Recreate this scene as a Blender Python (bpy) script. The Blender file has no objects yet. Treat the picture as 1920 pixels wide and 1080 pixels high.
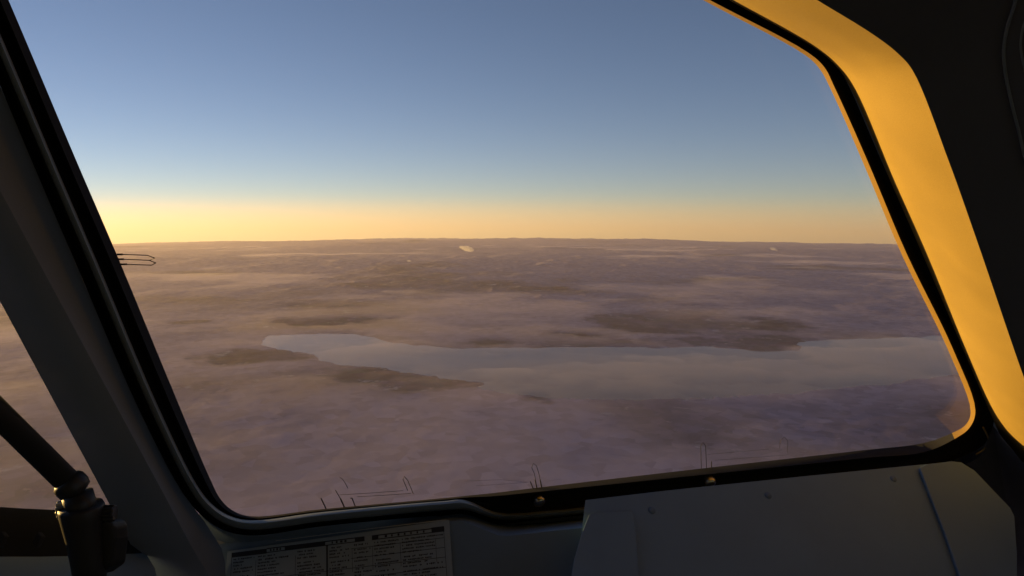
import bpy, bmesh, math, random
import numpy as np
from mathutils import Vector, Matrix

random.seed(7)
SC = bpy.context.scene
COL = SC.collection
rad = math.radians

# ------------------------------------------------------------------ camera
FPX = 1371.0                      # focal length in pixels of a 1920 wide frame
PITCH = rad(6.96)
ROLL = rad(0.12)
R_EARTH = 6371000.0
ALT = 10000.0                     # eye height above the ground
cam_d = bpy.data.cameras.new('camera')
cam_d.sensor_width = 36.0
cam_d.lens = 36.0 * FPX / 1920.0
cam_d.clip_start = 0.02
cam_d.clip_end = 2.0e6
cam = bpy.data.objects.new('camera', cam_d)
COL.objects.link(cam)
cam.rotation_mode = 'XYZ'
cam.matrix_world = Matrix.Rotation(math.pi / 2 - PITCH, 4, 'X') @ Matrix.Rotation(ROLL, 4, 'Z')
SC.camera = cam

# ------------------------------------------------------------------ sky and sun
SUN_AZ = rad(-61.0)               # left of straight ahead
SUN_EL = rad(1.1)
world = bpy.data.worlds.new('World')
SC.world = world
world.use_nodes = True
nt = world.node_tree
nt.nodes.clear()
out = nt.nodes.new('ShaderNodeOutputWorld')
bg = nt.nodes.new('ShaderNodeBackground')
sky = nt.nodes.new('ShaderNodeTexSky')
sky.sky_type = 'NISHITA'
sky.sun_disc = False
sky.sun_elevation = SUN_EL
sky.sun_rotation = SUN_AZ
sky.altitude = 5000.0
sky.air_density = 1.0
sky.dust_density = 0.0
sky.ozone_density = 1.0
# from this height the horizon lies 3.2 degrees below level: lower the sky's own horizon to it
tc = nt.nodes.new('ShaderNodeTexCoord')
addz = nt.nodes.new('ShaderNodeVectorMath'); addz.operation = 'ADD'
addz.inputs[1].default_value = (0, 0, 0.040)
nrm = nt.nodes.new('ShaderNodeVectorMath'); nrm.operation = 'NORMALIZE'
nt.links.new(tc.outputs['Generated'], addz.inputs[0])
nt.links.new(addz.outputs[0], nrm.inputs[0])
nt.links.new(nrm.outputs[0], sky.inputs['Vector'])
tint = nt.nodes.new('ShaderNodeMix'); tint.data_type = 'RGBA'; tint.blend_type = 'MULTIPLY'
tint.inputs[0].default_value = 1.0
tint.inputs[7].default_value = (1.03, 0.90, 1.09, 1)
nt.links.new(sky.outputs[0], tint.inputs[6])
nt.links.new(tint.outputs[2], bg.inputs[0])
bg.inputs[1].default_value = 0.12
nt.links.new(bg.outputs[0], out.inputs[0])

sun_d = bpy.data.lights.new('sun', 'SUN')
sun_d.energy = 5.0
sun_d.angle = rad(0.5)
sun_d.color = (1.0, 0.60, 0.17)
sun = bpy.data.objects.new('sun', sun_d)
COL.objects.link(sun)
to_sun = Vector((math.sin(SUN_AZ) * math.cos(SUN_EL), math.cos(SUN_AZ) * math.cos(SUN_EL), math.sin(SUN_EL)))
sun.rotation_euler = to_sun.to_track_quat('Z', 'Y').to_euler()

SC.view_settings.view_transform = 'Standard'
SC.view_settings.look = 'None'
SC.view_settings.exposure = 0.95
SC.view_settings.gamma = 1.0
SC.view_settings.use_curve_mapping = False
cy = SC.cycles
cy.use_denoising = True
cy.max_bounces = 8
cy.diffuse_bounces = 4
cy.volume_bounces = 2
cy.transparent_max_bounces = 48
cy.transmission_bounces = 6
cy.sample_clamp_indirect = 4.0

# ------------------------------------------------------------------ helpers
def ray(px, py):
    x = (px - 960.0) / FPX
    u = (540.0 - py) / FPX
    xr = x * math.cos(ROLL) - u * math.sin(ROLL)
    ur = x * math.sin(ROLL) + u * math.cos(ROLL)
    return Vector((xr, math.cos(PITCH) + ur * math.sin(PITCH), -math.sin(PITCH) + ur * math.cos(PITCH)))

class Plane:
    def __init__(s, p, n):
        s.p = Vector(p); s.n = Vector(n).normalized()
    def at(s, px, py, w=0.0):
        d = ray(px, py)
        t = (s.n.dot(s.p) - w) / s.n.dot(d)
        return d * t

def props(o, label=None, cat=None, group=None, kind=None):
    if label: o['label'] = label
    if cat: o['category'] = cat
    if group: o['group'] = group
    if cat and not kind: kind = 'thing'
    if kind: o['kind'] = kind
    return o

def empty(name, loc, label=None, cat=None, group=None):
    o = bpy.data.objects.new(name, None)
    o.location = loc
    o.empty_display_size = 0.05
    COL.objects.link(o)
    return props(o, label, cat, group)

def link(name, me, mat, parent=None, smooth=False):
    o = bpy.data.objects.new(name, me)
    COL.objects.link(o)
    if mat: me.materials.append(mat)
    if parent:
        o.parent = parent
        o.matrix_parent_inverse = Matrix.Translation(parent.location).inverted()
    if smooth:
        for p in me.polygons: p.use_smooth = True
    return o

def mesh_obj(name, verts, faces, mat, parent=None, smooth=False, recalc=True):
    me = bpy.data.meshes.new(name)
    me.from_pydata([tuple(v) for v in verts], [], faces)
    me.update()
    if recalc:
        bm = bmesh.new(); bm.from_mesh(me)
        bmesh.ops.recalc_face_normals(bm, faces=bm.faces)
        bm.to_mesh(me); bm.free()
    return link(name, me, mat, parent, smooth)

def bevel(o, w, seg=2):
    m = o.modifiers.new('bevel', 'BEVEL'); m.width = w; m.segments = seg
    m.limit_method = 'ANGLE'; m.angle_limit = rad(40)
    return o

def slab(name, pts, normal, thick, mat, parent=None, bev=0.0, seg=2, inset=0.0):
    """closed plate: pts is its visible outline, the body goes back along -normal"""
    n = Vector(normal).normalized()
    k = len(pts)
    cen = sum((Vector(p) for p in pts), Vector()) / k
    v = [Vector(p) for p in pts] + [Vector(p) - n * thick + (cen - Vector(p)).normalized() * inset for p in pts]
    f = [list(range(k)), list(range(2 * k - 1, k - 1, -1))]
    for i in range(k):
        j = (i + 1) % k
        f.append([i, k + i, k + j, j])
    o = mesh_obj(name, v, f, mat, parent)
    if bev: bevel(o, bev, seg)
    return o

def catmull(keys, n, closed):
    P = [Vector(k) for k in keys]
    m = len(P)
    outp = []
    segs = m if closed else m - 1
    for i in range(segs):
        g = (lambda a: P[a % m]) if closed else (lambda a: P[min(max(a, 0), m - 1)])
        p0, p1, p2, p3 = g(i - 1), g(i), g(i + 1), g(i + 2)
        d0 = max((p1 - p0).length, 1e-6) ** .5; d1 = max((p2 - p1).length, 1e-6) ** .5; d2 = max((p3 - p2).length, 1e-6) ** .5
        t0 = 0; t1 = t0 + d0; t2 = t1 + d1; t3 = t2 + d2
        for k in range(n):
            t = t1 + (t2 - t1) * k / n
            if (p1 - p0).length < 1e-5 or (p3 - p2).length < 1e-5:
                q = p1.lerp(p2, k / n)
            else:
                a1 = p0 * ((t1 - t) / (t1 - t0)) + p1 * ((t - t0) / (t1 - t0))
                a2 = p1 * ((t2 - t) / (t2 - t1)) + p2 * ((t - t1) / (t2 - t1))
                a3 = p2 * ((t3 - t) / (t3 - t2)) + p3 * ((t - t2) / (t3 - t2))
                b1 = a1 * ((t2 - t) / (t2 - t0)) + a2 * ((t - t0) / (t2 - t0))
                b2 = a2 * ((t3 - t) / (t3 - t1)) + a3 * ((t - t1) / (t3 - t1))
                q = b1 * ((t2 - t) / (t2 - t1)) + b2 * ((t - t1) / (t2 - t1))
            outp.append(q)
    if not closed: outp.append(P[-1])
    return outp

def loft(name, rings, mat, parent=None, closed=False, smooth=True, split=None):
    k = len(rings[0])
    v = [p for r in rings for p in r]
    f = []
    for a in range(len(rings) - 1):
        for i in range(k if closed else k - 1):
            j = (i + 1) % k
            f.append([a * k + i, a * k + j, (a + 1) * k + j, (a + 1) * k + i])
    o = mesh_obj(name, v, f, mat, parent, smooth, recalc=True)
    if smooth and split is not None:
        m = o.modifiers.new('split', 'EDGE_SPLIT'); m.split_angle = rad(split)
    return o

def tube_mesh(path, r, seg=8, cap=True, radii=None):
    P = [Vector(p) for p in path]
    v, f = [], []
    up = None
    for i, p in enumerate(P):
        a = P[max(i - 1, 0)]; b = P[min(i + 1, len(P) - 1)]
        t = (b - a).normalized()
        if up is None:
            up = Vector((0, 0, 1)) if abs(t.z) < .9 else Vector((1, 0, 0))
        x = t.cross(up).normalized(); y = x.cross(t).normalized(); up = y
        rr = radii[i] if radii else r
        for k in range(seg):
            an = 2 * math.pi * k / seg
            v.append(p + x * (rr * math.cos(an)) + y * (rr * math.sin(an)))
    for i in range(len(P) - 1):
        for k in range(seg):
            j = (k + 1) % seg
            f.append([i * seg + k, i * seg + j, (i + 1) * seg + j, (i + 1) * seg + k])
    if cap:
        f.append(list(range(seg))[::-1]); f.append(list(range((len(P) - 1) * seg, len(P) * seg)))
    return v, f

def tube(name, path, r, mat, parent=None, seg=8, radii=None, smooth=True):
    v, f = tube_mesh(path, r, seg, True, radii)
    return mesh_obj(name, v, f, mat, parent, smooth)

# ------------------------------------------------------------------ materials
def mat_new(name):
    m = bpy.data.materials.new(name); m.use_nodes = True
    return m, m.node_tree, m.node_tree.nodes['Principled BSDF']

def plastic(name, col, rough=0.55, grain=0.15, bump=0.12, scale=900.0, spec=0.35, blotch=0.12):
    m, t, b = mat_new(name)
    tcn = t.nodes.new('ShaderNodeTexCoord')
    n1 = t.nodes.new('ShaderNodeTexNoise'); n1.inputs['Scale'].default_value = scale; n1.inputs['Detail'].default_value = 3
    n2 = t.nodes.new('ShaderNodeTexNoise'); n2.inputs['Scale'].default_value = 14; n2.inputs['Detail'].default_value = 6
    t.links.new(tcn.outputs['Object'], n1.inputs['Vector']); t.links.new(tcn.outputs['Object'], n2.inputs['Vector'])
    mx = t.nodes.new('ShaderNodeMath'); mx.operation = 'MULTIPLY_ADD'
    t.links.new(n1.outputs[0], mx.inputs[0]); mx.inputs[1].default_value = grain; mx.inputs[2].default_value = 1 - grain * .5
    my = t.nodes.new('ShaderNodeMath'); my.operation = 'MULTIPLY_ADD'
    t.links.new(n2.outputs[0], my.inputs[0]); my.inputs[1].default_value = blotch * 2; my.inputs[2].default_value = 1 - blotch
    mm = t.nodes.new('ShaderNodeMath'); mm.operation = 'MULTIPLY'
    t.links.new(mx.outputs[0], mm.inputs[0]); t.links.new(my.outputs[0], mm.inputs[1])
    vs = t.nodes.new('ShaderNodeVectorMath'); vs.operation = 'SCALE'
    vs.inputs[0].default_value = col[:3]
    t.links.new(mm.outputs[0], vs.inputs['Scale'])
    t.links.new(vs.outputs[0], b.inputs['Base Color'])
    rr = t.nodes.new('ShaderNodeMath'); rr.operation = 'MULTIPLY_ADD'
    t.links.new(n2.outputs[0], rr.inputs[0]); rr.inputs[1].default_value = .25; rr.inputs[2].default_value = rough - .12
    t.links.new(rr.outputs[0], b.inputs['Roughness'])
    b.inputs['Specular IOR Level'].default_value = spec
    bp = t.nodes.new('ShaderNodeBump'); bp.inputs['Strength'].default_value = bump; bp.inputs['Distance'].default_value = .0006
    t.links.new(n1.outputs[0], bp.inputs['Height']); t.links.new(bp.outputs[0], b.inputs['Normal'])
    return m

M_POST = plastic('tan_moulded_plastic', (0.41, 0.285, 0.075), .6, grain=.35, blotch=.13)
M_PILLAR = plastic('grey_moulded_plastic', (0.20, 0.225, 0.275), .65)
M_BEAD = plastic('grey_painted_strip', (0.20, 0.235, 0.26), .5)
M_STRIP_LIT = plastic('retainer_lit_tone', (0.25, 0.155, 0.035), .65, spec=.08)  # lighter copy of the retainer colour, for its sunlit run
M_RUBBER = plastic('black_rubber', (0.024, 0.024, 0.025), .9, spec=0.0)
M_SHADE_LATCH = plastic('charcoal_shade_latch', (0.035, 0.036, 0.04), .8, spec=0.0)  # darker copy of the retainer colour for its shaded run; latch blocks too
M_DOME = plastic('dark_glossy_dome', (0.35, 0.33, 0.30), .28, bump=.02)
M_DOME.node_tree.nodes['Principled BSDF'].inputs['Metallic'].default_value = 1.0
M_DIMPLE = plastic('screw_dimple', (0.125, 0.185, 0.265), .8, spec=.1)
M_SILL = plastic('sill_grey', (0.14, 0.20, 0.27), .6)
M_COVER = plastic('coaming_grey', (0.145, 0.225, 0.33), .7, spec=.15)
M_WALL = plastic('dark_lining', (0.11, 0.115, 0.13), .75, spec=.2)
M_SHELL = plastic('cabin_lining', (0.04, 0.05, 0.065), .8, spec=.1)
M_STRUT = plastic('black_paint', (0.022, 0.021, 0.020), .45)
M_METAL = plastic('brushed_fastener_metal', (0.45, 0.44, 0.42), .35, bump=.05)
M_METAL.node_tree.nodes['Principled BSDF'].inputs['Metallic'].default_value = .8
M_WIRE = plastic('dark_wire', (0.015, 0.014, 0.014), .6)
M_PAPER = plastic('card_paper', (0.29, 0.345, 0.385), .8, bump=.03)
M_INK = plastic('ink', (0.03, 0.032, 0.04), .8, bump=0)
M_HIGHLIGHT = plastic('placard_edge_highlight', (0.7, 0.7, 0.66), .3)  # pale tone of the painted highlight
M_HULL = plastic('hull_paint', (0.3, 0.3, 0.3), .5)

def glass_material():
    m, t, b = mat_new('window_glass')
    t.nodes.remove(b)
    o = t.nodes['Material Output']
    tr = t.nodes.new('ShaderNodeBsdfTransparent'); tr.inputs[0].default_value = (.97, .98, .975, 1)
    gl = t.nodes.new('ShaderNodeBsdfGlossy'); gl.inputs['Roughness'].default_value = .02
    lw = t.nodes.new('ShaderNodeLayerWeight'); lw.inputs[0].default_value = .5
    pw = t.nodes.new('ShaderNodeMath'); pw.operation = 'POWER'; pw.inputs[1].default_value = 5
    ma = t.nodes.new('ShaderNodeMath'); ma.operation = 'MULTIPLY_ADD'; ma.inputs[1].default_value = .5; ma.inputs[2].default_value = .012
    t.links.new(lw.outputs['Facing'], pw.inputs[0]); t.links.new(pw.outputs[0], ma.inputs[0])
    mx = t.nodes.new('ShaderNodeMixShader')
    t.links.new(ma.outputs[0], mx.inputs[0]); t.links.new(tr.outputs[0], mx.inputs[1]); t.links.new(gl.outputs[0], mx.inputs[2])
    t.links.new(mx.outputs[0], o.inputs[0])
    return m
M_GLASS = glass_material()

# ================================================================== outside: ground, lake, mist
rng = np.random.RandomState(11)
TAB = rng.rand(256, 256)
def vnoise(x, y):
    xi = np.floor(x).astype(int); yi = np.floor(y).astype(int)
    fx = x - xi; fy = y - yi
    fx = fx * fx * (3 - 2 * fx); fy = fy * fy * (3 - 2 * fy)
    a = TAB[xi & 255, yi & 255]; b = TAB[(xi + 1) & 255, yi & 255]
    c = TAB[xi & 255, (yi + 1) & 255]; d = TAB[(xi + 1) & 255, (yi + 1) & 255]
    return (a * (1 - fx) + b * fx) * (1 - fy) + (c * (1 - fx) + d * fx) * fy
def fbm(x, y, o=5, gain=.5):
    s = 0; a = 1; n = 0
    for i in range(o):
        s = s + a * vnoise(x + 17.3 * i, y + 9.1 * i); n += a
        a *= gain; x = x * 2.03; y = y * 2.03
    return s / n

def ground_xy(px, py):
    """map position (metres right, metres ahead along the ground) seen at a pixel"""
    d = ray(px, py).normalized()
    c = Vector((0, 0, -ALT - R_EARTH))
    b = d.dot(c); disc = b * b - (c.dot(c) - R_EARTH ** 2)
    if disc < 0: disc = 0
    t = b - math.sqrt(disc)
    p = d * t
    q = p - c
    s = R_EARTH * math.acos(max(-1, min(1, q.z / q.length)))
    az = math.atan2(p.x, p.y)
    return s * math.sin(az), s * math.cos(az)

def to_world(x, y, h):
    s = np.sqrt(x * x + y * y); az = np.arctan2(x, y)
    r = R_EARTH + h
    return np.stack([r * np.sin(s / R_EARTH) * np.sin(az), r * np.sin(s / R_EARTH) * np.cos(az),
                     h * np.cos(s / R_EARTH) - 2 * R_EARTH * np.sin(s / R_EARTH / 2) ** 2 - ALT], -1)

LAKE_PX = [(487, 641), (500, 629), (562, 627), (668, 626), (700, 635), (780, 648), (870, 652), (1000, 652), (1108, 649.5), (1254, 651.5), (1337, 649.5),
           (1379, 655), (1433, 660), (1492, 657), (1503, 651), (1497, 646), (1506, 642), (1567, 637), (1700, 632), (1900, 624), (2150, 616),
           (2150, 660), (1900, 690), (1600, 728), (1350, 748), (1120, 750), (980, 742), (915, 733), (885, 726), (905, 719), (860, 716), (817, 713), (775, 699),
           (700, 688), (650, 684), (610, 676), (584, 666), (547, 660), (543, 657), (503, 652)]
LAKE = np.array([ground_xy(*p) for p in LAKE_PX])

def poly_sd(x, y, poly):
    """signed distance, negative inside"""
    d = np.full(x.shape, 1e18); ins = np.zeros(x.shape, bool)
    n = len(poly)
    for i in range(n):
        ax, ay = poly[i]; bx, by = poly[(i + 1) % n]
        ex, ey = bx - ax, by - ay
        t = np.clip(((x - ax) * ex + (y - ay) * ey) / (ex * ex + ey * ey), 0, 1)
        d = np.minimum(d, (x - ax - t * ex) ** 2 + (y - ay - t * ey) ** 2)
        c = ((ay > y) != (by > y)) & (x < (bx - ax) * (y - ay) / (by - ay + 1e-12) + ax)
        ins ^= c
    d = np.sqrt(d)
    return np.where(ins, -d, d)

def grid_mesh(X, Y, H, closed):
    P = to_world(X.ravel(), Y.ravel(), H.ravel())
    nr, nc = X.shape
    i = np.arange(nr - 1)[:, None]; j = np.arange(nc if closed else nc - 1)[None, :]
    j2 = (j + 1) % nc
    F = np.stack([i * nc + j + 0 * j2, (i + 1) * nc + j, (i + 1) * nc + j2, i * nc + j2 + 0 * j], -1).reshape(-1, 4)[:, ::-1]
    return P, F

def np_mesh(name, P, F, mat, smooth=True):
    me = bpy.data.meshes.new(name)
    me.vertices.add(len(P)); me.vertices.foreach_set('co', P.astype(np.float32).ravel())
    k = F.shape[1]
    me.loops.add(F.size); me.loops.foreach_set('vertex_index', F.astype(np.int32).ravel())
    me.polygons.add(len(F)); me.polygons.foreach_set('loop_start', np.arange(0, F.size, k, dtype=np.int32))
    me.update(calc_edges=True)
    if smooth: me.polygons.foreach_set('use_smooth', np.ones(len(F), bool))
    me.materials.append(mat)
    o = bpy.data.objects.new(name, me); COL.objects.link(o)
    return o

DARK_PX = [(470, 668, 80, 15), (550, 672, 40, 7), (700, 706, 60, 13), (790, 716, 75, 13), (860, 721, 50, 5), (640, 606, 80, 8), (1330, 644, 190, 9), (1230, 618, 60, 10), (1160, 598, 50, 9),
           (1450, 612, 55, 10), (1430, 640, 80, 12), (910, 644, 45, 6), (1000, 748, 30, 7), (1020, 756, 20, 5), (1050, 545, 40, 3), (350, 606, 35, 3)]
OPEN_PX = [(590, 646, 105, 15), (1200, 660, 280, 9), (1570, 647, 90, 8)]
HALF_PX = [(1325, 800, 50, 18), (1310, 835, 30, 14), (960, 676, 200, 13), (1380, 685, 260, 14), (780, 665, 110, 10)]
CLEAR_PX = DARK_PX
def clear_mask(X, Y, spots, rough=2.6):
    m = np.zeros(X.shape)
    wob = (fbm(X / 4200 + 4, Y / 4200, 6, .62) - .5) * 2.4 * rough
    for (px, py, rx, ry) in spots:
        cx, cyy = ground_xy(px, py)
        ex, ey = ground_xy(px + rx, py); fx, fy = ground_xy(px, py + ry); g_, e_ = ground_xy(px, py - ry)
        a = math.hypot(ex - cx, ey - cyy)
        bb = .5 * (math.hypot(fx - cx, fy - cyy) + math.hypot(g_ - cx, e_ - cyy))
        ang = math.atan2(cx, cyy)
        dx, dy = X - cx, Y - cyy
        u = dx * math.cos(ang) - dy * math.sin(ang); v = dx * math.sin(ang) + dy * math.cos(ang)
        q = (u / a) ** 2 + (v / bb) ** 2 + wob
        m = np.maximum(m, np.clip(1.3 - q * .7, 0, 1))
    return m

def terrain_h(X, Y):
    S = np.sqrt(X * X + Y * Y)
    sd = poly_sd(X, Y, LAKE)
    sdn = sd + (fbm(X / 1700, Y / 1700, 5, .6) - .5) * 1500
    far = np.clip((S - 60000) / 60000, 0, 1)
    hills = np.abs(fbm(X / 9000, Y / 9000, 6, .55) - .5) * 2
    big = np.clip(fbm(X / 42000 + 3, Y / 42000 + 8, 3) - .45, 0, 1) * 2
    ridge = (1 - np.abs(fbm(X / 5200 + 7, Y / 5200 + 3, 5, .55) - .5) * 2.6) * clear_mask(X, Y, [(880, 522, 230, 20), (1250, 500, 200, 12)], 2.0)
    h = 70 + hills * (140 + 900 * far * (0.25 + big)) + 900 * far * big + 240 * np.clip(ridge, 0, 1)
    near = np.clip(sdn / 6000, 0, 1)
    h = np.where(sdn > 0, 8 + h * (0.15 + .85 * near), np.maximum(-120, sdn * .05) - 6)
    return h

az_f = np.radians(np.linspace(-46, 46, 860))
az_c = np.radians(np.linspace(46, 314, 90)[1:-1])
AZ = np.concatenate([az_f, az_c])
SR = np.concatenate([[500, 4000, 9000, 14000], np.geomspace(18000, 130000, 470), np.geomspace(130000, 430000, 170)[1:]])
S2, A2 = np.meshgrid(SR, AZ, indexing='ij')
GX, GY = S2 * np.sin(A2), S2 * np.cos(A2)
GH = terrain_h(GX, GY)

def ground_material():
    m, t, b = mat_new('frosted_fields')
    N = t.nodes.new; Lk = t.links.new
    tcn = N('ShaderNodeTexCoord')
    mp = N('ShaderNodeMapping'); mp.inputs['Scale'].default_value = (1 / 2600, 1 / 2600, 1 / 2600)
    Lk(tcn.outputs['Object'], mp.inputs[0])
    n1 = N('ShaderNodeTexNoise'); n1.inputs['Scale'].default_value = .22; n1.inputs['Detail'].default_value = 8
    n2 = N('ShaderNodeTexVoronoi'); n2.inputs['Scale'].default_value = 2.2
    n3 = N('ShaderNodeTexNoise'); n3.inputs['Scale'].default_value = 1.6; n3.inputs['Detail'].default_value = 10; n3.inputs['Roughness'].default_value = .7
    n4 = N('ShaderNodeTexNoise'); n4.inputs['Scale'].default_value = .5; n4.inputs['Detail'].default_value = 9; n4.inputs['Roughness'].default_value = .62
    for n in (n1, n2, n3, n4): Lk(mp.outputs[0], n.inputs['Vector'])
    # bare land: forest and ploughed fields
    r1 = N('ShaderNodeValToRGB')
    r1.color_ramp.elements[0].position = .35; r1.color_ramp.elements[0].color = (.05, .045, .066, 1)
    r1.color_ramp.elements[1].position = .68; r1.color_ramp.elements[1].color = (.115, .098, .14, 1)
    Lk(n1.outputs[0], r1.inputs[0])
    mx = N('ShaderNodeMix'); mx.data_type = 'RGBA'; mx.blend_type = 'MULTIPLY'; mx.inputs[0].default_value = .35
    Lk(r1.outputs[0], mx.inputs[6]); Lk(n2.outputs['Color'], mx.inputs[7])
    r3 = N('ShaderNodeValToRGB')
    r3.color_ramp.elements[0].position = .59; r3.color_ramp.elements[1].position = .66
    Lk(n3.outputs[0], r3.inputs[0])
    mx2 = N('ShaderNodeMix'); mx2.data_type = 'RGBA'
    Lk(r3.outputs[0], mx2.inputs[0]); Lk(mx.outputs[2], mx2.inputs[6]); mx2.inputs[7].default_value = (.45, .45, .46, 1)
    # snow and frost lying on it, plus haze painted in as paler far land
    at_ = N('ShaderNodeAttribute'); at_.attribute_name = 'frost_and_haze'
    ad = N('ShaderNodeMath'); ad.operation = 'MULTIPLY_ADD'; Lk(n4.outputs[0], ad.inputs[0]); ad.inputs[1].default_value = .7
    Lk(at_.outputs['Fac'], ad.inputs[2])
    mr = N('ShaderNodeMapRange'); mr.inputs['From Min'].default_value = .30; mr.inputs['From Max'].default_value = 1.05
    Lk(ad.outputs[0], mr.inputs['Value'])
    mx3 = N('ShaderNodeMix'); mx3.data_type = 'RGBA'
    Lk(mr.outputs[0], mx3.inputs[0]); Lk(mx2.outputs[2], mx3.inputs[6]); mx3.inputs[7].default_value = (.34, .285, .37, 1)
    n5 = N('ShaderNodeTexVoronoi'); n5.inputs['Scale'].default_value = 4.5
    Lk(mp.outputs[0], n5.inputs['Vector'])
    bw = N('ShaderNodeRGBToBW'); Lk(n5.outputs['Color'], bw.inputs[0])
    fr_ = N('ShaderNodeMapRange'); fr_.inputs['To Min'].default_value = .72; fr_.inputs['To Max'].default_value = 1.2
    Lk(bw.outputs[0], fr_.inputs['Value'])
    sc_ = N('ShaderNodeVectorMath'); sc_.operation = 'SCALE'
    Lk(mx3.outputs[2], sc_.inputs[0]); Lk(fr_.outputs[0], sc_.inputs['Scale'])
    Lk(sc_.outputs[0], b.inputs['Base Color'])
    b.inputs['Roughness'].default_value = .95
    b.inputs['Specular IOR Level'].default_value = .1
    return m
P, F = grid_mesh(GX, GY, GH, True)
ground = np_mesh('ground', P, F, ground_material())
frost_and_haze = np.clip(.45 * np.clip((np.hypot(GX, GY) - 80000) / 70000, 0, 1) + .25 + (fbm(GX / 16000 + 31, GY / 12000 + 5, 5) - .38) * 2.4, .1, .9) * (1 - .85 * clear_mask(GX, GY, DARK_PX, 2.6))  # first term pales the land with distance, painting in haze
fa = ground.data.attributes.new('frost_and_haze', 'FLOAT', 'POINT')
fa.data.foreach_set('value', frost_and_haze.astype(np.float32).ravel())
props(ground, 'dark winter land under mist reaching to the curved horizon', kind='structure')

def water_material():
    m, t, b = mat_new('lake_water')
    b.inputs['Base Color'].default_value = (.03, .036, .042, 1)
    b.inputs['Roughness'].default_value = .12
    b.inputs['IOR'].default_value = 1.33
    return m
lx = np.linspace(LAKE[:, 0].min() - 3000, LAKE[:, 0].max() + 3000, 90)
ly = np.linspace(LAKE[:, 1].min() - 3000, LAKE[:, 1].max() + 3000, 60)
LY, LX = np.meshgrid(ly, lx, indexing='ij')
P, F = grid_mesh(LX, LY, np.zeros(LX.shape), False)
lake = np_mesh('lake', P, F, water_material())
props(lake, 'pale blue lake with a ragged shore between mist banks', kind='structure')

# low mist: one closed body whose depth varies; it thins to nothing at the edges of its banks
def volume_material(name, col, dens, g):
    m = bpy.data.materials.new(name); m.use_nodes = True
    t = m.node_tree; t.nodes.clear()
    o = t.nodes.new('ShaderNodeOutputMaterial')
    v = t.nodes.new('ShaderNodeVolumePrincipled')
    v.inputs['Color'].default_value = (*col, 1)
    v.inputs['Density'].default_value = dens
    v.inputs['Anisotropy'].default_value = g
    t.links.new(v.outputs[0], o.inputs['Volume'])
    return m

sm_az = np.radians(np.linspace(-46, 46, 420))
sm_r = np.concatenate([np.geomspace(18000, 150000, 270), np.geomspace(150000, 345000, 60)[1:]])
S2, A2 = np.meshgrid(sm_r, sm_az, indexing='ij')
MX, MY = S2 * np.sin(A2), S2 * np.cos(A2)
clear = np.maximum(np.maximum(.90 * clear_mask(MX, MY, CLEAR_PX), .72 * clear_mask(MX, MY, OPEN_PX)), .45 * clear_mask(MX, MY, HALF_PX))
n = fbm(MX / 15000 + 5, MY / 11000 + 2, 5, .52)
T = np.clip((n - .30) / .35, 0, 1) ** 1.2 * 300 + 60 * fbm(MX / 3000, MY / 3000, 3)
T = np.clip(T * (1 - .9 * clear), 1.0, None)
BANK_PX = [(780, 660, 80, 13), (1690, 652, 80, 14), (1180, 728, 300, 14), (1560, 712, 220, 14), (960, 655, 60, 4)]
T = T + 130 * clear_mask(MX, MY, BANK_PX, 4.0) * (.55 + .9 * fbm(MX / 2600 + 9, MY / 2600, 4))
edge = np.clip((300000 - np.hypot(MX, MY)) / 190000, .02, 1)
T = np.clip(T * edge, 1.0, None)
base = 30.0
Pt, Ft = grid_mesh(MX, MY, base + T, False)
Pb, Fb = grid_mesh(MX, MY, np.full(MX.shape, base), False)
nr, nc = MX.shape
K = nr * nc
per = np.concatenate([np.arange(nc - 1), np.arange(nr - 1) * nc + nc - 1, (nr - 1) * nc + np.arange(nc - 1, 0, -1), np.arange(nr - 1, 0, -1) * nc])
per2 = np.roll(per, -1)
side = np.stack([per, per + K, per2 + K, per2], -1)
mist = np_mesh('low_mist', np.concatenate([Pt, Pb]), np.concatenate([Ft, Fb[:, ::-1] + K, side]),
               volume_material('low_mist_vapour', (.99, .90, .99), 1.0e-4, .2))
props(mist, 'thin mist banks lying over the land and lake', 'mist', kind='stuff')

# haze: a closed body of even air following the globe, from below the ground to just above the eye
def haze_body():
    top_r = np.concatenate([[0.0], np.geomspace(200, 436000, 60)])
    azs = np.radians(np.linspace(0, 360, 73)[:-1])
    verts = []; faces = []
    for h in (300.0 + ALT, -1500.0):
        s2, a2 = np.meshgrid(top_r[1:], azs, indexing='ij')
        verts.append(np.concatenate([to_world(np.zeros(1), np.zeros(1), np.array([h])), to_world((s2 * np.sin(a2)).ravel(), (s2 * np.cos(a2)).ravel(), np.full(s2.size, h))]))
    nA = len(azs); nR = len(top_r) - 1; K = 1 + nA * nR
    for lay in (0, 1):
        o = lay * K
        fl = []
        for j in range(nA):
            j2 = (j + 1) % nA
            fl.append([o, o + 1 + j, o + 1 + j2])
            for i in range(nR - 1):
                fl.append([o + 1 + i * nA + j, o + 1 + (i + 1) * nA + j, o + 1 + (i + 1) * nA + j2, o + 1 + i * nA + j2])
        faces += [f[::-1] for f in fl] if lay == 0 else fl
    for j in range(nA):
        j2 = (j + 1) % nA
        a = 1 + (nR - 1) * nA
        faces.append([a + j, a + j2, K + a + j2, K + a + j])
    return mesh_obj('haze', [tuple(p) for p in np.concatenate(verts)], faces, None, None, False, recalc=True)
haze = haze_body()
haze.data.materials.append(volume_material('pale_air', (.98, .87, .90), 1.95e-6, .40))
props(haze, 'pale dusk air between the aircraft and the land', 'haze', kind='stuff')

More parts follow.
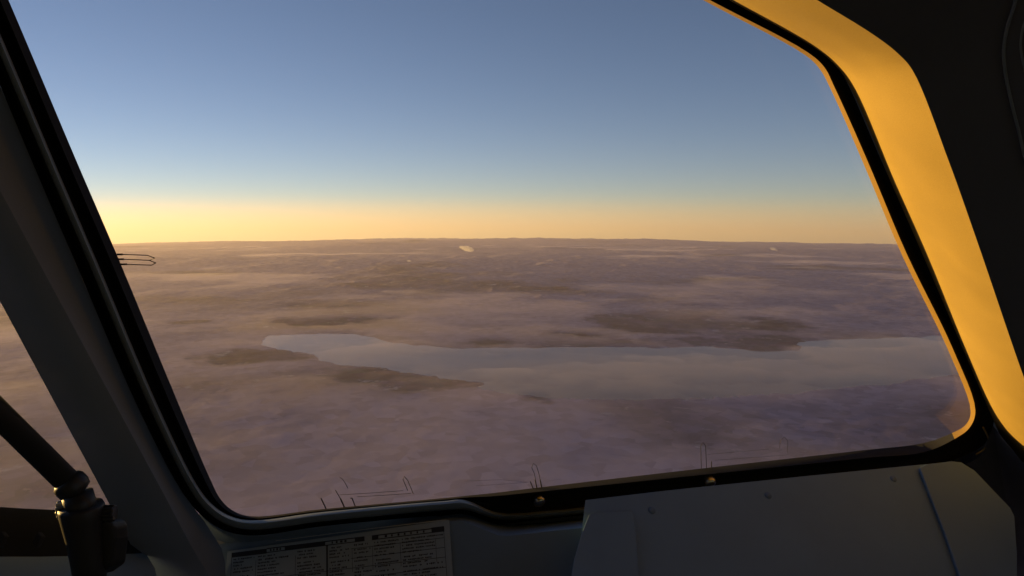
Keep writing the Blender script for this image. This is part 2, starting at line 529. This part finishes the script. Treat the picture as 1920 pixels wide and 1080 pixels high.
# small sunlit clouds far out
M_CLOUD = volume_material('cloud_vapour', (1.0, .96, .86), 1.6e-3, .3)
def cloud(px, py, wpx, hpx, label, seed):
    x, y = ground_xy(px, py + hpx)
    d = math.hypot(x, y)
    base = Vector(to_world(np.array([x]), np.array([y]), np.array([900.0]))[0])
    r = random.Random(seed)
    bm = bmesh.new()
    W = wpx / FPX * d; Hh = hpx / FPX * d
    for k in range(6):
        a = (k / 5 - .5)
        s = (1 - abs(a) * 1.1) * r.uniform(.8, 1.1)
        ret = bmesh.ops.create_icosphere(bm, subdivisions=3, radius=1.0)
        for v in ret['verts']:
            c = v.co
            bump = 1 + .18 * math.sin(c.x * 5 + k) * math.sin(c.y * 6 + seed) + .12 * math.sin(c.z * 9 + k * 2)
            v.co = Vector((a * W * .8 + c.x * W * .26 * s * bump, c.y * W * .3 * s * bump + r.uniform(-1, 1) * 0, Hh * (.5 - a * .35) + c.z * Hh * .42 * s * bump))
    me = bpy.data.meshes.new('cloud'); bm.to_mesh(me); bm.free()
    o = bpy.data.objects.new('cloud', me); COL.objects.link(o)
    me.materials.append(M_CLOUD)
    o.location = base; o.rotation_euler = (0, 0, -math.atan2(x, y))
    props(o, label, 'cloud', 'small clouds below the horizon')
cloud(875, 467, 27, 15, 'bright yellow puff of cloud, largest of those below the horizon', 3)
cloud(1450, 471, 13, 8, 'small pale puff of cloud at the right below the horizon', 5)
cloud(767, 497, 9, 5, 'tiny pale cloud left of and below the bright yellow puff', 8)

# ================================================================== cockpit
# windscreen plane, leaning back towards the eye
NW = Vector((-0.24, 0.78, 0.57)).normalized()
WP = Plane((0.2, 1.05, -0.40), NW)
NSEG = 6
# (px, py, retainer width, black seal end, bead end, groove end) outwards from the clear edge, px
KEYS = [(-235, -560, 15, 39, 55, 77), (-120, -310, 15, 39, 55, 77), (16, 0, 15, 39, 55, 77), (141, 296, 15, 39, 55, 77), (218, 475, 15, 39, 55, 77), (330, 746, 14, 37, 53, 72), (394, 898, 10, 27, 43, 58),
        (413, 935, 8, 18, 35, 48), (436, 957, 6, 11, 29, 41), (470, 968, 4, 7, 25, 36), (600, 955, 3, 5, 23, 32), (830, 934, 3, 5, 23, 32), (870, 930, 3, 7, 26, 35), (928, 924, 6, 37, 50, 60),
        (1010, 914, 8, 45, 58, 68), (1310, 879, 12, 45, 58, 68), (1620, 844, 15, 45, 58, 68), (1730, 831, 17, 45, 58, 68), (1785, 812, 12, 48, 60, 70), (1811, 796, 9, 50, 60, 70), (1820, 772, 9, 46, 60, 70),
        (1778, 657, 9, 36, 46, 56), (1692, 480, 9, 37, 46, 56), (1616, 300, 9, 33, 44, 54), (1557, 166, 8, 33, 44, 54), (1538, 131, 9, 31, 44, 54), (1512, 105, 7, 27, 44, 54), (1318, 0, 6, 23, 40, 50),
        (900, -228, 6, 23, 40, 50), (300, -560, 6, 23, 40, 50), (60, -690, 9, 30, 45, 60), (-160, -680, 12, 36, 50, 70)]
K2 = [Vector((k[0], k[1], 0)) for k in KEYS]
def offset_keys(vals):
    o = []
    m = len(K2)
    for i in range(m):
        t = (K2[(i + 1) % m] - K2[i - 1]).normalized()
        nrm_ = Vector((-t.y, t.x, 0))       # outward for a counter-clockwise walk on screen
        o.append(K2[i] + nrm_ * vals[i])
    return o
def ring(vals, w, wlist=None):
    ks = catmull(offset_keys(vals), NSEG, True)
    return [WP.at(p.x, p.y, w) for p in ks]
z0 = [0] * len(KEYS)
c1 = [k[2] for k in KEYS]; c2 = [k[3] for k in KEYS]; c3 = [k[4] for k in KEYS]; c4 = [k[5] for k in KEYS]
R0o = ring([-v for v in [2] * len(KEYS)], -0.03)

ws = empty('windshield', WP.at(960, 930), 'large front windshield pane with rounded corners and black seal', 'windshield')
# glass: a thin closed plate just inside the seal
def glass_plate(name, rg, n, parent, th=.004):
    k = len(rg)
    v = list(rg) + [p + n * th for p in rg]
    f = [list(range(k)), list(range(2 * k - 1, k - 1, -1))] + [[i, k + i, k + (i + 1) % k, (i + 1) % k] for i in range(k)]
    return mesh_obj(name, v, f, M_GLASS, parent)
glass_plate('glass_pane', ring([6] * len(KEYS), 0.0), NW, ws)
A0 = ring(z0, 0.0); A1 = ring(c1, 0.022)
nk = len(KEYS)
def span(rg, i0, i1):
    m = len(rg)
    return [rg[i % m] for i in range(i0 * NSEG, i1 * NSEG + 1)]
FL = [ring([10] * nk, -.008), ring([1] * nk, -.006), A0, A1]
loft('retainer_strip_shaded', [span(r_, 30, nk + 18) for r_ in FL], M_SHADE_LATCH, ws, False, True, 45)  # left and lower run of the retainer strip, shade put into its colour
loft('retainer_strip_lit', [span(r_, 18, 30) for r_ in FL], M_STRIP_LIT, ws, False, True, 45)  # right and top run of the same strip, sunlight put into its colour
mid = [(a + b) / 2 for a, b in zip(c1, c2)]
loft('rubber_seal', [A1, ring([a * .8 + b * .2 for a, b in zip(c1, c2)], .012), ring(mid, .008), ring([a * .2 + b * .8 for a, b in zip(c1, c2)], .012), ring(c2, .022)], M_RUBBER, ws, True, True, 60)

def sub(rg, i0, i1):
    """samples of key range i0..i1"""
    return rg[i0 * NSEG:i1 * NSEG + 1]
LB0, LB1 = 0, 15       # keys of the left and lower run with the grey bead
bead = []
for f_, w_ in ((0, .022), (.12, .031), (.35, .036), (.65, .036), (.88, .031), (1, .022)):
    bead.append(sub(ring([a + (b - a) * f_ for a, b in zip(c2, c3)], w_), LB0, LB1))
loft('retainer_bead', bead, M_BEAD, ws, False, True, 70)
loft('groove', [sub(ring(c3, .022), LB0, LB1), sub(ring([(a + b) / 2 for a, b in zip(c3, c4)], .010), LB0, LB1), sub(ring(c4, .024), LB0, LB1)], M_RUBBER, ws, False, True, 60)

# ---- left pillar between the two panes
pil = empty('window_pillar', WP.at(200, 900, .05), 'broad dark grey pillar between front windshield and left side pane', 'pillar')
PK = [0, 2, 4, 5, 6, 7]                                       # keys along the left edge
gl = sub(ring(c4, .024), 0, 7)
nl = len(gl)
def along(pts, n, w):
    """image polyline resampled to n points by arc length of the pillar's edge"""
    dense = catmull([(*p, 0) for p in pts], 40, False)
    L = [0]
    for a, b in zip(dense[:-1], dense[1:]): L.append(L[-1] + (b - a).length)
    o = []
    # same y progress as the groove edge
    for i in range(n):
        s = L[-1] * i / (n - 1)
        k = min(range(len(L)), key=lambda q: abs(L[q] - s))
        o.append(WP.at(dense[k].x, dense[k].y, w))
    return o
def resample(pts, n):
    L = [0]
    for a, b in zip(pts[:-1], pts[1:]): L.append(L[-1] + (b - a).length)
    o = []
    for i in range(n):
        s = L[-1] * i / (n - 1)
        k = max(q for q in range(len(L)) if L[q] <= s + 1e-9)
        k = min(k, len(L) - 2)
        t = (s - L[k]) / max(L[k + 1] - L[k], 1e-9)
        o.append(pts[k].lerp(pts[k + 1], t))
    return o
def line_at(pts, w, n=40):
    return resample([WP.at(p.x, p.y, w) for p in catmull([(*p, 0) for p in pts], 12, False)], n)
E0 = [(-340, -620), (-62, 30), (58, 300), (134, 478), (250, 752), (332, 928), (365, 990), (430, 1120), (500, 1260)]
e0 = resample(gl, 30)
q0 = e0[-1]
low0 = [WP.at(430, 1120, .05), WP.at(500, 1260, .09)]
edge_r = resample(gl + [WP.at(420, 1035, .028), WP.at(424, 1090, .03), WP.at(440, 1260, .03)], 40)
crease_a = line_at([(-528, -620), (-193, 0), (-28, 305), (215, 756), (317, 945), (362, 1030), (392, 1080), (472, 1260)], 0.052)
crease_b = line_at([(-564, -620), (-229, 0), (-64, 305), (179, 756), (281, 945), (326, 1030), (356, 1080), (436, 1260)], 0.0555)
crease_c = line_at([(-602, -620), (-267, 0), (-102, 305), (141, 756), (243, 945), (288, 1030), (318, 1080), (398, 1260)], 0.053)
edge_l = line_at([(-640, -620), (-305, 0), (-178, 235), (0, 565), (103, 756), (205, 945), (250, 1030), (280, 1080), (360, 1260)], .046)
edge_lb = line_at([(-610, -620), (-275, 0), (-148, 235), (30, 565), (133, 756), (235, 945), (280, 1030), (310, 1080), (390, 1260)], -.02)
quarter = [a.lerp(b, .5) + (a.lerp(b, .5)).normalized() * .0 for a, b in zip(edge_r, crease_a)]
loft('lining', [edge_r, quarter, crease_a, crease_b, crease_c, edge_l, edge_lb], M_PILLAR, pil, False, True, 35)

# ---- right post: light reveal turned to the sun, dark lining beyond
post = empty('window_post', WP.at(1890, 860, .05), 'sunlit golden window post on the right with dark lining behind', 'post')
IN_PX = [(640, -395), (1000, -198), (1200, -90), (1366, 0), (1530, 92), (1569, 126), (1596, 167), (1674, 350), (1727, 471), (1841, 738), (1878, 824), (1940, 970), (1990, 1085)]
OUT_PX = [(800, -440), (1170, -228), (1380, -95), (1532, 0), (1636, 64), (1682, 99), (1711, 132), (1778, 300), (1832, 452), (1925, 722), (1960, 808), (2022, 955), (2072, 1070)]
def kline(pts, w, n=8):
    return [WP.at(p.x, p.y, w) for p in catmull([(*p, 0) for p in pts], n, False)]
def mixpx(f): return [(a[0] + (b[0] - a[0]) * f, a[1] + (b[1] - a[1]) * f) for a, b in zip(IN_PX, OUT_PX)]
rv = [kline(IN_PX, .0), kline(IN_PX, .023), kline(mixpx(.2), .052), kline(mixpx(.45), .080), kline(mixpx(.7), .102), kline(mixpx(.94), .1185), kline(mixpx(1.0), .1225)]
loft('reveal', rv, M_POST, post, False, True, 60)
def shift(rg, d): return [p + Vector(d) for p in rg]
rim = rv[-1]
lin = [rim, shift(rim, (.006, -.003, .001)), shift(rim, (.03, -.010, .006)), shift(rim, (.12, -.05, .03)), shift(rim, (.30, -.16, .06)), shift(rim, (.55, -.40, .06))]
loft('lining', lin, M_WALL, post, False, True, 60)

# lower wall below the right corner and behind the coaming
LWP = [(920, 985, .020), (1100, 965, .020), (1400, 930, .020), (1740, 888, .020), (1800, 878, .020), (1842, 853, .022), (1862, 798, .024), (1877, 817, .050), (1922, 872, .085), (2015, 975, .135), (2110, 1075, .16)]
lw0 = [WP.at(*p) for p in LWP]
lw1 = [WP.at(p[0], p[1], .06) for p in [(920, 1300), (1100, 1300), (1400, 1300), (1740, 1290), (1830, 1270), (1900, 1220), (1930, 1190)]] + [WP.at(*p) for p in [(1960, 1160, .08), (2030, 1150, .11), (2100, 1150, .15), (2160, 1150, .17)]]
lower = loft('lower_wall', [lw0, [a.lerp(b, .3) for a, b in zip(lw0, lw1)], lw1], M_WALL, None, False, True, 60)
props(lower, 'near black wall below the right corner of the windshield', kind='structure')

# small curled lip at the lower right corner
lip_px = [(1843, 801), (1847, 808), (1851, 816), (1854, 826), (1851, 835), (1843, 844), (1830, 852)]
tube('corner_lip', [WP.at(p.x, p.y, .0215) for p in catmull([(*p, 0) for p in lip_px], 5, False)], .0016, M_POST, ws, 8,
     radii=None)

# ---- sill panel below the front pane
s_top = sub(ring(c4, .024), 7, 14) + [WP.at(1060, 977, .024), WP.at(1110, 971, .024)]
nS = 40
s_a = resample(s_top, nS)
SILLN = Vector((-0.08, -0.80, 0.46)).normalized()
p_ref = WP.at(700, 990, .03)
SILL = Plane(p_ref, SILLN)
s_bot_px = [(424, 1300)] + [(500 + i * 75, 1300) for i in range(9)]
s_b = resample([SILL.at(*p) for p in s_bot_px], nS)
sill = empty('window_sill', WP.at(800, 980, .03), 'dark grey sill panel under the windshield beside the printed placard', 'sill')
s_m = resample([SILL.at(p[0], p[1]) for p in [(372, 1004), (395, 1014), (425, 1018), (470, 1016), (600, 1000), (830, 979), (868, 976), (905, 992), (940, 1006), (1030, 996), (1110, 988)]], nS)
loft('panel', [s_a, s_m, s_b], M_SILL, sill, False, True, 50)

# dome fasteners in the black channel
def dome(px, py, label):
    c = WP.at(px, py, .018)
    ax = -NW
    v, f = [], []
    seg, rings_ = 20, 6
    r = .0098
    x = Vector((1, 0, 0)).cross(ax).normalized(); y = ax.cross(x).normalized()
    prof = [(1.0, 0), (1.0, .45), (.95, .68), (.8, .9), (.55, 1.02), (.28, 1.08)]
    for (a, b) in prof:
        for k in range(seg):
            an = 2 * math.pi * k / seg
            v.append(c + (x * math.cos(an) + y * math.sin(an)) * r * a + ax * r * 1.35 * b)
    for i in range(len(prof) - 1):
        for k in range(seg):
            j = (k + 1) % seg
            f.append([i * seg + k, i * seg + j, (i + 1) * seg + j, (i + 1) * seg + k])
    f.append(list(range((len(prof) - 1) * seg, len(prof) * seg)))
    o = mesh_obj('dome_fastener', v, f, M_DOME, sill, True)
    return o
dome(1008, 931, ''); dome(1327, 896, '')

# ---- heating wires on the pane
WIRES = [
    ([(219, 477), (230, 477)], 1.5), ([(228, 477), (276, 478.6), (290, 484), (280, 488)], .75), ([(222, 486), (232, 486)], 1.5), ([(228, 486), (280, 488), (292, 493)], .75), ([(226, 495.5), (238, 495.5)], 1.5), ([(232, 495.5), (284, 497.2), (292, 493)], .75),
    ([(602, 934.5), (614, 959)], 1.5), ([(638.5, 935), (648, 956)], 1.7), ([(629, 919), (638.5, 935)], .9), ([(660, 934), (668, 954)], 1.4), ([(656.5, 934), (660, 934)], 1.0),
    ([(637, 895), (643, 899), (648, 907), (652, 915)], .6), ([(636, 928), (700, 924), (756, 920)], .5), ([(670, 931.5), (720, 928.5), (770, 925)], .5),
    ([(764.5, 919.5), (755.7, 899), (757.5, 893), (764.5, 900.5), (775, 926)], .8),
    ([(1007, 917), (1002, 888), (997, 877), (1000, 868.5), (1006, 873.5), (1011, 890), (1016, 916)], .7), ([(1003.5, 900), (1007, 917)], 1.5), ([(1012.8, 900), (1016, 916)], 1.5), ([(994.5, 903), (1000, 917)], 1.3),
    ([(871, 902), (940, 899.5), (989, 904)], .28), ([(892, 911), (940, 908), (990, 904)], .3),
    ([(1315, 884), (1314, 836), (1318, 829.5), (1323, 836), (1325, 883)], .8), ([(1334, 865.5), (1334, 882)], 1.2),
    ([(1327, 852), (1385, 847), (1442, 842)], .3), ([(1340, 863), (1410, 858), (1475, 853)], .3), ([(1461.6, 841), (1463, 826.5), (1470.7, 819), (1477, 826.5), (1476.7, 849)], .5)]
for pts, r_ in WIRES:
    path = [WP.at(p[0], p[1], .0025) for p in pts]
    tube('heating_wire', path, r_ * .8 / FPX, M_WIRE, ws, 6)

# ---- left side pane with its sill
pv = WP.at(205, 945, .03)
SDIR = Vector((-.54, -.84, 0)).normalized()
UPD = (WP.at(0, 565, .03) - pv).normalized()
SN = SDIR.cross(UPD).normalized()
if SN.dot(pv) > 0: SN = -SN          # towards the eye
SP = Plane(pv, SN)
side_w = empty('side_window', pv, 'left side window pane seen beyond the dark pillar', 'window')
top_l = WP.at(-640, -620, .0)
bot_r = SP.at(215, 978)
b_far = bot_r + SDIR * 1.0
t_near = pv + UPD * .85
t_far = t_near + SDIR * 1.0
def plate(name, pts, n, th, mat, parent): return slab(name, pts, n, th, mat, parent)
gp = slab('glass_pane', [p + (-SN) * .012 for p in (bot_r - SDIR * .02, b_far, t_far, t_near - SDIR * .02)], SN, .004, M_GLASS, side_w)
# sill of the side window: ledge, channel and lining below
led = [SP.at(px_, py_) for px_, py_ in ((260, 979), (150, 978), (112, 977.5), (60, 976), (0, 973))]
ext = led[-1] + (led[-1] - led[-2]).normalized() * .8
led.append(ext)
down = lambda rg, dz, inn: [p + Vector((0, 0, -dz)) + SN * inn for p in rg]
side_sill = empty('side_window_sill', led[0], 'dark sill under the left side pane with two small latch blocks', 'sill')
loft('channel', [down(led, .0, -.02), led, down(led, .010, .004), down(led, .024, .010), down(led, .030, .012)], M_RUBBER, side_sill, False, True, 50)
loft('panel', [down(led, .030, .012), down(led, .036, .03), down(led, .08, .05), down(led, .4, .12)], M_SILL, side_sill, False, True, 50)
for px_ in (8, 77):
    c = SP.at(px_, 1017, 0) * .945
    ux = (SP.at(px_ + 20, 1018) - SP.at(px_, 1018)).normalized(); uz = Vector((0, 0, 1))
    a = ux * .0026; b_ = uz * .0058 + ux * .0036
    slab('latch_block', [c - a - b_, c + a - b_, c + a + b_, c - a + b_], SN, .008, M_SHADE_LATCH, side_sill, .001)

# ---- strut on a swivel mount at lower left
DEP = .60
def at_d(px, py, d=DEP):
    r_ = ray(px, py)
    return r_ * (d / r_.y)
st = empty('support_strut', at_d(165, 1100), 'round dark strut rising leftward from a knurled swivel mount', 'strut')
a_ = at_d(128, 904); b_ = at_d(-260, 522, .56)
PXM = DEP / FPX * 1.02
b_ = a_ + (b_ - a_) * 2.6      # up to the window's upper edge
tube('rod', [b_, b_.lerp(a_, .5), a_], 22.5 * PXM, M_STRUT, st, 24)
dirv = (a_ - b_).normalized()
j0 = at_d(122, 898)
tube('collar', [j0, j0 + dirv * 6 * PXM, j0 + dirv * 12 * PXM, j0 + dirv * 24 * PXM, j0 + dirv * 34 * PXM, j0 + dirv * 40 * PXM], 1, M_STRUT, st, 24,
     radii=[22 * PXM, 28 * PXM, 30 * PXM, 30 * PXM, 26 * PXM, 12 * PXM])
# cup body
cup_top = at_d(152, 948); cup_bot = at_d(172, 1110)
ax = (cup_top - cup_bot)
prof = [(0, 28), (.35, 30), (.62, 33), (.86, 38), (.97, 40), (1.0, 38), (1.0, 33), (.93, 30)]
tube('cup', [cup_bot + ax * t for t, r_ in prof], 1, M_STRUT, st, 32, radii=[r_ * PXM for t, r_ in prof])
tube('stem', [at_d(145, 925), at_d(150, 945), at_d(156, 975)], 1, M_STRUT, st, 20, radii=[27 * PXM, 28 * PXM, 26 * PXM])
# knurled clamp knob: ridged disc on the left
def knob(px, py, r, ln, name, axis, ridges=14, d=DEP):
    c = at_d(px, py, d); axv = Vector(axis).normalized()
    x = axv.cross(Vector((0, 0, 1))).normalized(); y = x.cross(axv).normalized()
    seg = ridges * 4
    v, f = [], []
    for (t, s) in ((-.5, .85), (-.42, 1), (.42, 1), (.5, .85)):
        for k in range(seg):
            an = 2 * math.pi * k / seg
            rr = r * s * (1.0 if k % 4 < 2 else .86)
            v.append(c + axv * ln * t + (x * math.cos(an) + y * math.sin(an)) * rr)
    for i in range(3):
        for k in range(seg):
            j = (k + 1) % seg
            f.append([i * seg + k, i * seg + j, (i + 1) * seg + j, (i + 1) * seg + k])
    f.append(list(range(seg))[::-1]); f.append(list(range(3 * seg, 4 * seg)))
    return mesh_obj(name, v, f, M_METAL if name == 'knurled_knob' else M_STRUT, st, False)
knob(118, 956, 19 * PXM, 16 * PXM, 'knurled_knob', (1, .25, .12), 12)
knob(205, 962, 16 * PXM, 22 * PXM, 'pivot_bolt', (1, .1, .0), 8, .605)
slab('bracket', [at_d(180, 980), at_d(200, 972), at_d(212, 984), at_d(214, 1010), at_d(208, 1060), at_d(180, 1080)], (-.2, -.9, .35), .02, M_STRUT, st, .004, 3)

# ---- coaming cover over the lower right sill
CA = WP.at(1095, 935, .085); CB = WP.at(1720, 872, .085)
cd = Vector((.10, -.80, -.60))
CN = (CB - CA).cross(cd).normalized()
if CN.z < 0: CN = -CN
CP = Plane(CA, CN)
cov = empty('coaming_cover', CP.at(1400, 1080), 'wide plain dark grey coaming cover at the lower right below the windshield', 'cover')
def cpts(px, off=0.0): return [CP.at(p[0], p[1], -off) for p in px]
slab('top_panel', cpts([(1097, 937), (1250, 919), (1500, 893), (1722, 871), (1790, 866), (1840, 905), (1890, 960), (1894, 1260), (1080, 1260), (1088, 1010)]), CN, .009, M_COVER, cov, .0010, 2, .02)
slab('flap', cpts([(1104, 964), (1112, 961), (1180, 957), (1187, 960), (1193, 1000), (1199, 1080), (1206, 1240), (1050, 1240), (1070, 1082), (1075, 1050), (1088, 1005)], .008), CN, .0065, M_COVER, cov, .0014, 3, .012)
slab('flap', cpts([(1724, 876), (1735, 870), (1785, 864), (1802, 866), (1828, 882), (1866, 922), (1895, 952), (1903, 968), (1908, 1040), (1909, 1240), (1858, 1240), (1800, 1080), (1770, 995)], .007), CN, .0065, M_COVER, cov, .0016, 3, .003)
for (px_, py_) in ((1222, 957), (1440, 929), (1675, 898)):
    c = CP.at(px_, py_, -.0003)
    tube('recessed_screw', [c - CN * .004, c + CN * .0006], 9 * .75 / FPX, M_DIMPLE, cov, 16)

# ---- printed placard on the sill
def sp(px, py, off): return SILL.at(px, py) + SILLN * off
def placard():
    off = .004
    pl = empty('placard', sp(640, 1080, off), 'printed checklist card with black heading bar on the sill', 'placard')
    card_px = [(429, 1034), (843, 975.5), (857, 1180), (415, 1180)]
    slab('card', [sp(*p, off) for p in card_px], SILLN, .0015, M_PAPER, pl)
    # highlight on the holder's top edge, painted as a thin pale line
    e = [sp(520, 1014.6, off + .0015), sp(700, 991.5, off + .0015), sp(838, 975.5, off + .0015)]
    tube('edge_highlight', e, .00025, M_HIGHLIGHT, pl, 6)
    def L(u, v):                     # card coordinates: u 0..1 across, v pixels down from the heading's top
        x = 437 + (834 - 437) * u - v * .05 * (1 - u) + v * .07 * u
        y = 1040 + (992 - 1040) * u + v
        return x, y
    def strip(u0, u1, v0, v1, o):
        return [sp(*L(u0, v0), o), sp(*L(u1, v0), o), sp(*L(u1, v1), o), sp(*L(u0, v1), o)]
    o1 = off + .0003
    hv, hf = [], []
    vb, fb = [], []
    def q(V, Fc, pts):
        k = len(V); V += pts; Fc.append([k, k + 1, k + 2, k + 3])
    q(hv, hf, strip(0, .165, -3, 6, o1)); q(hv, hf, strip(.25, .44, -4, 5, o1))
    for a, b in ((.165, .25), (.44, .58), (.68, .96)):
        q(hv, hf, strip(a, b, -4, -2, o1)); q(hv, hf, strip(a, b, 3.4, 5, o1))
    q(hv, hf, strip(.58, .625, -4, 5, o1)); q(hv, hf, strip(.66, .69, -4, 5, o1)); q(hv, hf, strip(.94, 1.0, -5, 5, o1))
    r = random.Random(4)
    for u in (.18, .195, .21, .225, .47, .49, .51, .53, .72, .75, .78, .81, .84, .87, .90):
        q(hv, hf, strip(u, u + r.uniform(.006, .012), -1.5, 2.5, o1))
    mesh_obj('heading_bar', hv, hf, M_INK, pl, False, False)
    vv, vf = [], []
    for u in (.445, .448): q(vv, vf, strip(u, u + .004, 4, 170, o1))
    for u in (.0, .996): q(vv, vf, strip(u, u + .002, 4, 170, o1))
    for v in (16, 34, 52, 71, 90): q(vv, vf, strip(.56 if v < 40 else .0, .998, v, v + .9, o1))
    for u in (.115, .30, .565, .66, .79, .955): q(vv, vf, strip(u, u + .0016, 16, 60, o1))
    mesh_obj('table_rule', vv, vf, M_INK, pl, False, False)
    # lines of small print, each word a short dash with uneven letters
    for col0, col1 in ((.01, .11), (.125, .29), (.31, .44), (.46, .56), (.575, .655), (.67, .785), (.80, .99)):
        tv, tf = [], []
        v = 9
        while v < 120:
            u = col0
            stop = col0 + (col1 - col0) * r.uniform(.45, 1)
            while u < stop:
                w = r.uniform(.004, .009)
                if r.random() > .2:
                    q(tv, tf, strip(u, u + w * .7, v + r.uniform(-.6, .3), v + r.uniform(2.0, 2.9), o1))
                u += w
            v += r.choice((6, 6, 6, 9))
        mesh_obj('printed_lines', tv, tf, M_INK, pl, False, False)
placard()

# ---- moulded oval rim at the upper right
def oval():
    root_px = [(1912, -40), (1903, 5), (1889, 50), (1882, 92), (1885, 135), (1896, 190), (1910, 245), (1926, 310), (1960, 380), (2010, 420)]
    in_px = [(1960, -30), (1938, 10), (1920, 45), (1914, 80), (1916, 105), (1924, 140), (1940, 200), (1956, 250), (1985, 300), (2030, 330)]
    d = .52
    c = at_d(1990, 120, .50)
    o = empty('oval_rim_fitting', c, 'dark fitting with an oval raised rim at the upper right edge', 'fitting')
    from mathutils.bvhtree import BVHTree
    k = len(lin[0]); vv = [p for r_ in lin for p in r_]
    ff = [[a * k + i, a * k + i + 1, (a + 1) * k + i + 1, (a + 1) * k + i] for a in range(len(lin) - 1) for i in range(k - 1)]
    bv = BVHTree.FromPolygons(vv, ff)
    def on(px, py, lift):
        r_ = ray(px, py).normalized()
        h = bv.ray_cast(Vector((0, 0, 0)), r_)
        return r_ * ((h[3] if h[0] else .6) - lift)
    P0 = [on(p.x, p.y, .002) for p in catmull([(*p, 0) for p in root_px], 6, False)]
    P1 = [on(p.x, p.y, .004) for p in catmull([(*p, 0) for p in in_px], 6, False)]
    tube('outer_rim', P0, .0011, M_BEAD, o, 8)
    tube('inner_rim', P1, .0008, M_BEAD, o, 8)
    loft('body', [[p * 1.004 for p in P0], P0, P1, [p * 1.02 for p in P1]], M_WALL, o, False, True, 50)
oval()

# ================================================================== cabin shell around the seats
def hull_outer():
    m = len(KEYS) * NSEG
    inner = ring([10] * len(KEYS), -.008)
    outr = []
    cx, cyy = 850, 300
    for i, p in enumerate(catmull(K2, NSEG, True)):
        outr.append(None)
    vals = []
    for i, k in enumerate(KEYS):
        if i <= 6 : vals.append(150 if i > 3 else 200)
        else: vals.append(900)
    # in-plane plate: outward from the pane
    ctr = WP.at(850, 350, 0)
    res = []
    ks = catmull(K2, NSEG, True)
    for i, p in enumerate(inner):
        key = i / NSEG
        if key <= 8 or key > 30.5: res.append(None)
        else: res.append(ctr + (p - ctr) * 2.6)
    F_, V_ = [], []
    idx = [i for i, r_ in enumerate(res) if r_ is not None]
    a = [inner[i] for i in idx]; b = [res[i] for i in idx]
    return [a, b]
hl = hull_outer()
hull = loft('fuselage_skin', hl, M_HULL, None, False, False)
props(hull, kind='structure')
def wallq(name, pts, n, kind='structure'):
    o = slab(name, pts, n, .02, M_SHELL)
    props(o, kind=kind)
    return o
V3 = Vector
wallq('ceiling', [V3((-1.1, .62, .46)), V3((1.6, .9, .46)), V3((1.6, -1.3, .75)), V3((-1.1, -1.3, .75))], (0, 0, -1))
wallq('wall_rear', [V3((-1.3, -1.3, -1.3)), V3((1.6, -1.3, -1.3)), V3((1.6, -1.3, .9)), V3((-1.3, -1.3, .9))], (0, 1, 0))
wallq('floor', [V3((-1.3, -1.3, -1.2)), V3((1.6, -1.3, -1.2)), V3((1.6, 1.6, -1.2)), V3((-1.3, 1.6, -1.2))], (0, 0, 1))
wallq('wall_right', [V3((1.5, -1.3, -1.3)), V3((1.5, .9, -1.3)), V3((1.5, .9, -.30)), V3((1.5, -1.3, -.30))], (-1, 0, 0))
wallq('wall_right_upper', [V3((1.5, -1.3, .50)), V3((1.5, .9, .50)), V3((1.5, .9, .9)), V3((1.5, -1.3, .9))], (-1, 0, 0))
